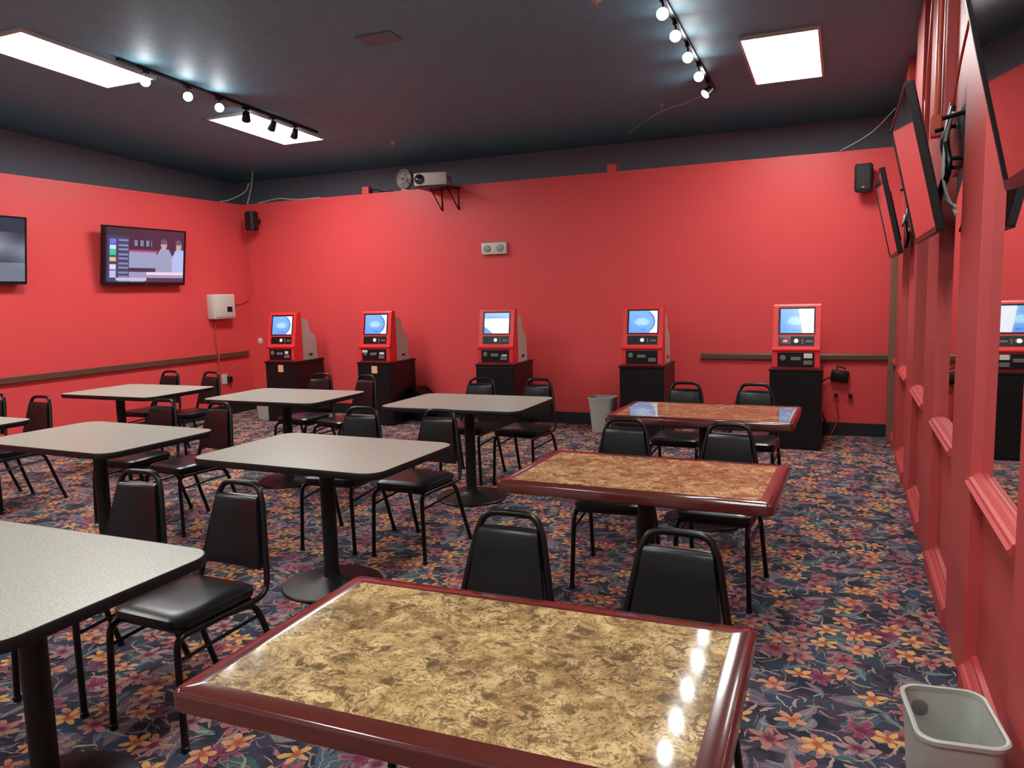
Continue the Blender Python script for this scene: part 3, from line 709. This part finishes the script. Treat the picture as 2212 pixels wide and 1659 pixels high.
sprinkler('tiny pale sprinkler on the ceiling below the last right spotlight', -1.72, 7.9, .022)
bm = B(); box(bm, -.16, .16, -.10, .10, -.012, 0, .002); o_ = tag(obj('ceiling_hatch', bm, 'dark_upper', loc=(-3.33, 5.28, zc(5.28)-.001)), 'small dark plate on the middle of the ceiling', 'plate')
o_.rotation_euler = (math.atan(-.05), 0, 0)

# ------------------------------------------------------------ things on the back wall
# projector on a bracket
t = thing('projector_bracket', 'dark metal shelf bracket holding the projector on the back wall', 'bracket', (-4.60, D, 2.855))
bm = B(); box(bm, -.20, .25, -.34, -.002, 0, .010, .002); obj('shelf', bm, 'tube', t)
for s, xx in ((-1, -.02), (1, .21)):
    bm = B(); tube(bm, [(xx, -.010, -.25), (xx, -.30, .0)], .007, 8); tube(bm, [(xx, -.010, -.25), (xx, -.010, .0)], .007, 8); obj('brace', bm, 'tube', t)
t = thing('projector', 'white projector on the bracket at the top of the back wall', 'projector', (-4.63, D-.19, 2.866), math.radians(12))
bm = B(); box(bm, -.21, .20, -.13, .13, .012, .168, .018); obj('body', bm, 'white_plastic', t, smooth=True)
bm = B(); lathe(bm, [(.060, -.01), (.060, .012), (.045, .014), (.043, .006)], 24); bmesh.ops.transform(bm, matrix=Matrix.Translation((-.140, -.130, .092)) @ Matrix.Rotation(PI/2, 4, 'X'), verts=bm.verts); ln = obj('lens_ring', bm, 'black_plastic', t, smooth=True)
bm = B(); lathe(bm, [(.042, .0), (.038, .009), (.014, .013)], 24); bmesh.ops.transform(bm, matrix=Matrix.Translation((-.140, -.130, .092)) @ Matrix.Rotation(PI/2, 4, 'X'), verts=bm.verts); obj('lens', bm, 'lens', ln, smooth=True)
bm = B()
for k in range(6): box(bm, .197, .202, -.10+k*.035, -.08+k*.035, .045, .135)
obj('side_vent', bm, 'grey_plastic', t)
for sx in (-1, 1):
    bm = B(); lathe(bm, [(.012, 0), (.012, .013)], 12, sx*.15, -.09); obj('foot', bm, 'black_plastic', t)
# clip fan on the wall top
t = thing('clip_fan', 'small grey-white clip-on fan standing on the back wall beside the projector', 'fan', (-5.17, D+.05, HW))
t.scale = (1.18, 1.18, 1.12)
bm = B(); lathe(bm, [(.045, 0), (.045, .010), (.02, .016)], 20); tube(bm, [(-.03, 0, .01), (-.055, 0, .05), (-.075, -.01, .10), (-.06, -.02, .125)], .009, 8, 5); obj('stand', bm, 'white_plastic', t, smooth=True)
ft = Matrix.Translation((.01, -.04, .125)) @ Matrix.Rotation(math.radians(90), 4, 'X') @ Matrix.Rotation(math.radians(-14), 4, 'Y')
bm = B()
for rr_ in (.105, .082, .058, .034):
    n_ = 40; pts = [(rr_*math.cos(2*PI*i/n_), rr_*math.sin(2*PI*i/n_), .022-(rr_/.105)**2*.018) for i in range(n_+1)]; tube(bm, pts, .0028, 6)
for k in range(16):
    a = 2*PI*k/16; tube(bm, [(.02*math.cos(a), .02*math.sin(a), .022), (.105*math.cos(a), .105*math.sin(a), .004)], .002, 5)
bmesh.ops.transform(bm, matrix=ft, verts=bm.verts); obj('guard', bm, 'white_plastic', t)
bm = B(); lathe(bm, [(.108, -.030), (.108, .004), (.102, .004), (.102, -.026)], 40); lathe(bm, [(.03, -.05), (.035, -.02), (.02, .0)], 20); bmesh.ops.transform(bm, matrix=ft, verts=bm.verts); obj('housing', bm, 'grey_plastic', t, smooth=True)
bm = B()
for k in range(4):
    a0 = k*PI/2
    ring_ = [bm.verts.new((r_*math.cos(a0+da), r_*math.sin(a0+da), zz)) for r_, da, zz in ((.02, 0, -.01), (.085, .1, -.018), (.092, .55, -.010), (.06, .8, .0), (.022, .6, .0))]
    bm.faces.new(ring_)
g = bmesh.ops.solidify(bm, geom=bm.faces[:], thickness=.002)
bmesh.ops.transform(bm, matrix=ft, verts=bm.verts); obj('blades', bm, 'metal', t)
# white plate
t = thing('emergency_light', 'white rectangular fixture with two dim lenses on the back wall', 'wall fixture', (-3.915, D, 2.115))
bm = B(); box(bm, -.165, .165, -.055, 0, -.075, .065, .008); obj('housing', bm, 'white_plastic', t, smooth=True)
for xx in (-.085, .085):
    bm = B(); lathe(bm, [(.045, 0), (.045, .010), (.030, .016)], 24); bmesh.ops.transform(bm, matrix=Matrix.Translation((xx, -.054, 0)) @ Matrix.Rotation(PI/2, 4, 'X'), verts=bm.verts); obj('lens', bm, 'green_led', t, smooth=True)
bm = B(); box(bm, -.15, .15, -.05, -.005, .064, .074, .002); obj('top_cap', bm, 'grey_plastic', t)
# speakers
def speaker(label, x, y, z, rz, sc=1):
    t = thing('wall_speaker', label, 'speaker', (x, y, z), rz)
    bm = B(); lp = [(-.085*sc, -.10*sc), (-.065*sc, -.125*sc), (.065*sc, -.125*sc), (.085*sc, -.10*sc), (.060*sc, .02*sc), (-.060*sc, .02*sc)]
    prism(bm, lp, -.135*sc, .135*sc); bmesh.ops.bevel(bm, geom=bm.edges[:], offset=.012, segments=2, affect='EDGES'); obj('cabinet', bm, 'black_plastic', t, smooth=True)
    bm = B(); box(bm, -.066*sc, .066*sc, -.130*sc, -.122*sc, -.115*sc, .115*sc, .006); g_ = obj('grille', bm, 'lam_black', t)
    bm = B(); box(bm, -.012, .012, -.134*sc, -.129*sc, -.098*sc, -.088*sc); obj('badge', bm, 'metal', g_)
    bm = B(); box(bm, -.02, .02, .015*sc, .075*sc, -.03, .03, .003); obj('bracket', bm, 'tube', t)
speaker('black speaker near the top right of the back wall', .150, D-.075, 2.60, math.radians(-4))
speaker('black speaker in the left corner of the room above the white box', -7.47, D-.13, 2.640, math.radians(-16), .95)
cable('cable', [(-7.72, D-.02, 2.52), (-7.74, D-.012, 2.2), (-7.73, D-.012, 1.8), (-7.74, D-.02, 1.62), (-L+.012, 8.45, 1.52), (-L+.012, 8.25, 1.50)], .006, 'red_trim', 'thin dark red wire from the corner speaker down to the white box')
# white box on the left wall
t = thing('electrical_box', 'white electrical box on the left wall near the corner', 'electrical box', (-L, 8.02, 1.49))
bm = B(); box(bm, 0, .13, -.19, .19, -.165, .165, .010); obj('housing', bm, 'white_plastic', t, smooth=True)
bm = B(); box(bm, .128, .140, -.17, .17, -.145, .145, .006); dd = obj('cover', bm, 'white_plastic', t, smooth=True)
bm = B(); box(bm, .139, .143, .03, .12, -.075, -.005, .001); obj('window', bm, 'black_plastic', dd)
cable('cable', [(-L+.02, 7.95, 1.33), (-L+.012, 7.93, 1.1), (-L+.045, 7.93, .86), (-L+.045, 7.93, .78), (-L+.012, 7.93, .55)], .009, 'red_trim', 'red-painted wire dropping from the white box over the brown rail')
# round plate left of the first kiosk
bm = B(); lathe(bm, [(.045, 0), (.045, .006), (.02, .012), (.02, .02)], 24)
bmesh.ops.transform(bm, matrix=Matrix.Rotation(PI/2, 4, 'X'), verts=bm.verts)
tag(obj('wall_plate', bm, 'white_plastic', smooth=True, loc=(-7.63, D-.0, .985)), 'small round pale plate on the wall left of the leftmost kiosk', 'wall plate')
# outlet with adapter on the left wall
t = thing('wall_outlet', 'white outlet low on the left wall behind the right chair of the far table', 'outlet', (-L, 8.05, .50))
bm = B(); box(bm, 0, .010, -.05, .05, -.07, .07, .003); obj('cover_plate', bm, 'white_plastic', t)
bm = B(); box(bm, .010, .06, -.01, .05, -.05, .03, .006); tag(obj('power_adapter', bm, 'black_plastic', loc=(-L, 8.10, .50)), 'small black adapter plugged in low on the left wall', 'adapter')
# adapter and outlets right of the rightmost kiosk
bm = B(); box(bm, -.085, .085, -.075, 0, -.055, .06, .012)
bmesh.ops.rotate(bm, cent=(0, 0, 0), matrix=Matrix.Rotation(math.radians(6), 3, 'Y'), verts=bm.verts)
tag(obj('power_supply', bm, 'black_plastic', smooth=True, loc=(-.03, D-.001, .625)), 'dark power supply box on the back wall beside the rightmost pedestal', 'power supply')
for x, lab in ((-.060, 'red-painted outlet with a plug, directly below the power supply'), (.075, 'red-painted outlet with a plug, right of the other one')):
    t = thing('wall_outlet', lab, 'outlet', (x, D, .425))
    bm = B(); box(bm, -.035, .035, -.008, 0, -.055, .055, .002); obj('cover_plate', bm, 'red_wall', t)
    bm = B(); box(bm, -.018, .018, -.045, -.007, -.025, .020, .005); obj('plug', bm, 'black_plastic', t)
cable('cable', [(-.060, D-.045, .41), (-.05, D-.05, .30), (-.03, D-.03, .20), (-.06, D-.03, .10), (-.10, D-.05, .02)], .006, 'red_trim', 'dark cord hanging from the outlet to the skirting')
cable('cable', [(-.10, D-.04, .62), (-.19, D-.04, .56), (-.21, D-.04, .35), (-.17, D-.03, .18), (-.12, D-.04, .06)], .007, 'black_plastic', 'dark cable curving from the power supply down behind the pedestal')
cable('cable', [(-.06, D-.03, .69), (-.04, D-.05, .73), (.03, D-.04, .70)], .006, 'black_plastic', 'short cable loop on top of the power supply')
# corner conduit and wires above the left corner
cable('cable', [(-7.75, D+.05, HW+.01), (-7.70, D+.08, 3.10), (-7.66, D+.10, zc(D)-.01)], .010, 'beige', 'pale pipe rising from the left corner of the walls to the ceiling')
cable('cable', [(-L-.05, 8.25, HW+.01), (-L-.05, 8.45, HW+.06), (-7.76, D+.03, HW+.18), (-7.72, D+.07, HW+.30)], .009, 'beige', 'pale cable curving up to the pipe at the left corner')
cable('cable', [(-7.55, D+.05, HW+.012), (-7.2, D+.06, HW+.05), (-6.9, D+.05, HW+.014), (-6.5, D+.05, HW+.012)], .009, 'beige', 'pale cable lying on top of the back wall right of the corner')
cable('cable', [(-5.72, D+.05, HW+.012), (-5.62, D+.04, HW+.05), (-5.5, D+.05, HW+.014), (-5.35, D+.04, HW+.012)], .008, 'black_plastic', 'black cable lying on top of the back wall left of the fan')

# ------------------------------------------------------------ wastebaskets
def bin_(label, x, y, rz, w0, d0, w1, d1, h, rad=.05):
    t = thing('wastebasket', label, 'wastebasket', (x, y, 0), rz, None)
    bm = B()
    def ring(w_, d_, z, r_): return [(a, b, z) for a, b in rr(w_, d_, r_, 7)]
    stack(bm, [ring(w0, d0, 0, rad*.8), ring(w0+(w1-w0)*.5, d0+(d1-d0)*.5, h*.5, rad*.9), ring(w1, d1, h-.012, rad), ring(w1-.006, d1-.006, h-.012, rad), ring(w0+(w1-w0)*.5-.006, d0+(d1-d0)*.5-.006, h*.5, rad*.9), ring(w0-.006, d0-.006, .006, rad*.8)])
    obj('tub', bm, 'bin', t, smooth=True)
    bm = B(); stack(bm, [ring(w1-.008, d1-.008, h-.016, rad), ring(w1+.012, d1+.012, h-.016, rad+.004), ring(w1+.014, d1+.014, h-.004, rad+.004), ring(w1+.004, d1+.004, h, rad), ring(w1-.010, d1-.010, h-.002, rad-.003), ring(w1-.008, d1-.008, h-.016, rad)], False, False)
    obj('rim', bm, 'bin', t, smooth=True)
    return t
nb = bin_('grey plastic wastebasket at the bottom right corner by the red panelling', .300, 2.315, math.radians(6), .17, .24, .215, .300, .375)
bm = B(); lathe(bm, [(.024, 0), (.024, .002), (.018, .003)], 20); bmesh.ops.transform(bm, matrix=Matrix.Translation((-.055, .139, .31)) @ Matrix.Rotation(PI/2, 4, 'X'), verts=bm.verts); obj('round_mark', bm, 'grey_plastic', nb, smooth=True)
bin_('white-grey wastebasket on the floor left of the pedestal second from the right', -2.46, 8.22, 0, .22, .20, .29, .26, .39)
bin_('pale wastebasket beside the leftmost pedestal, seen under a table', -7.02, 7.98, 0, .20, .18, .24, .22, .33)
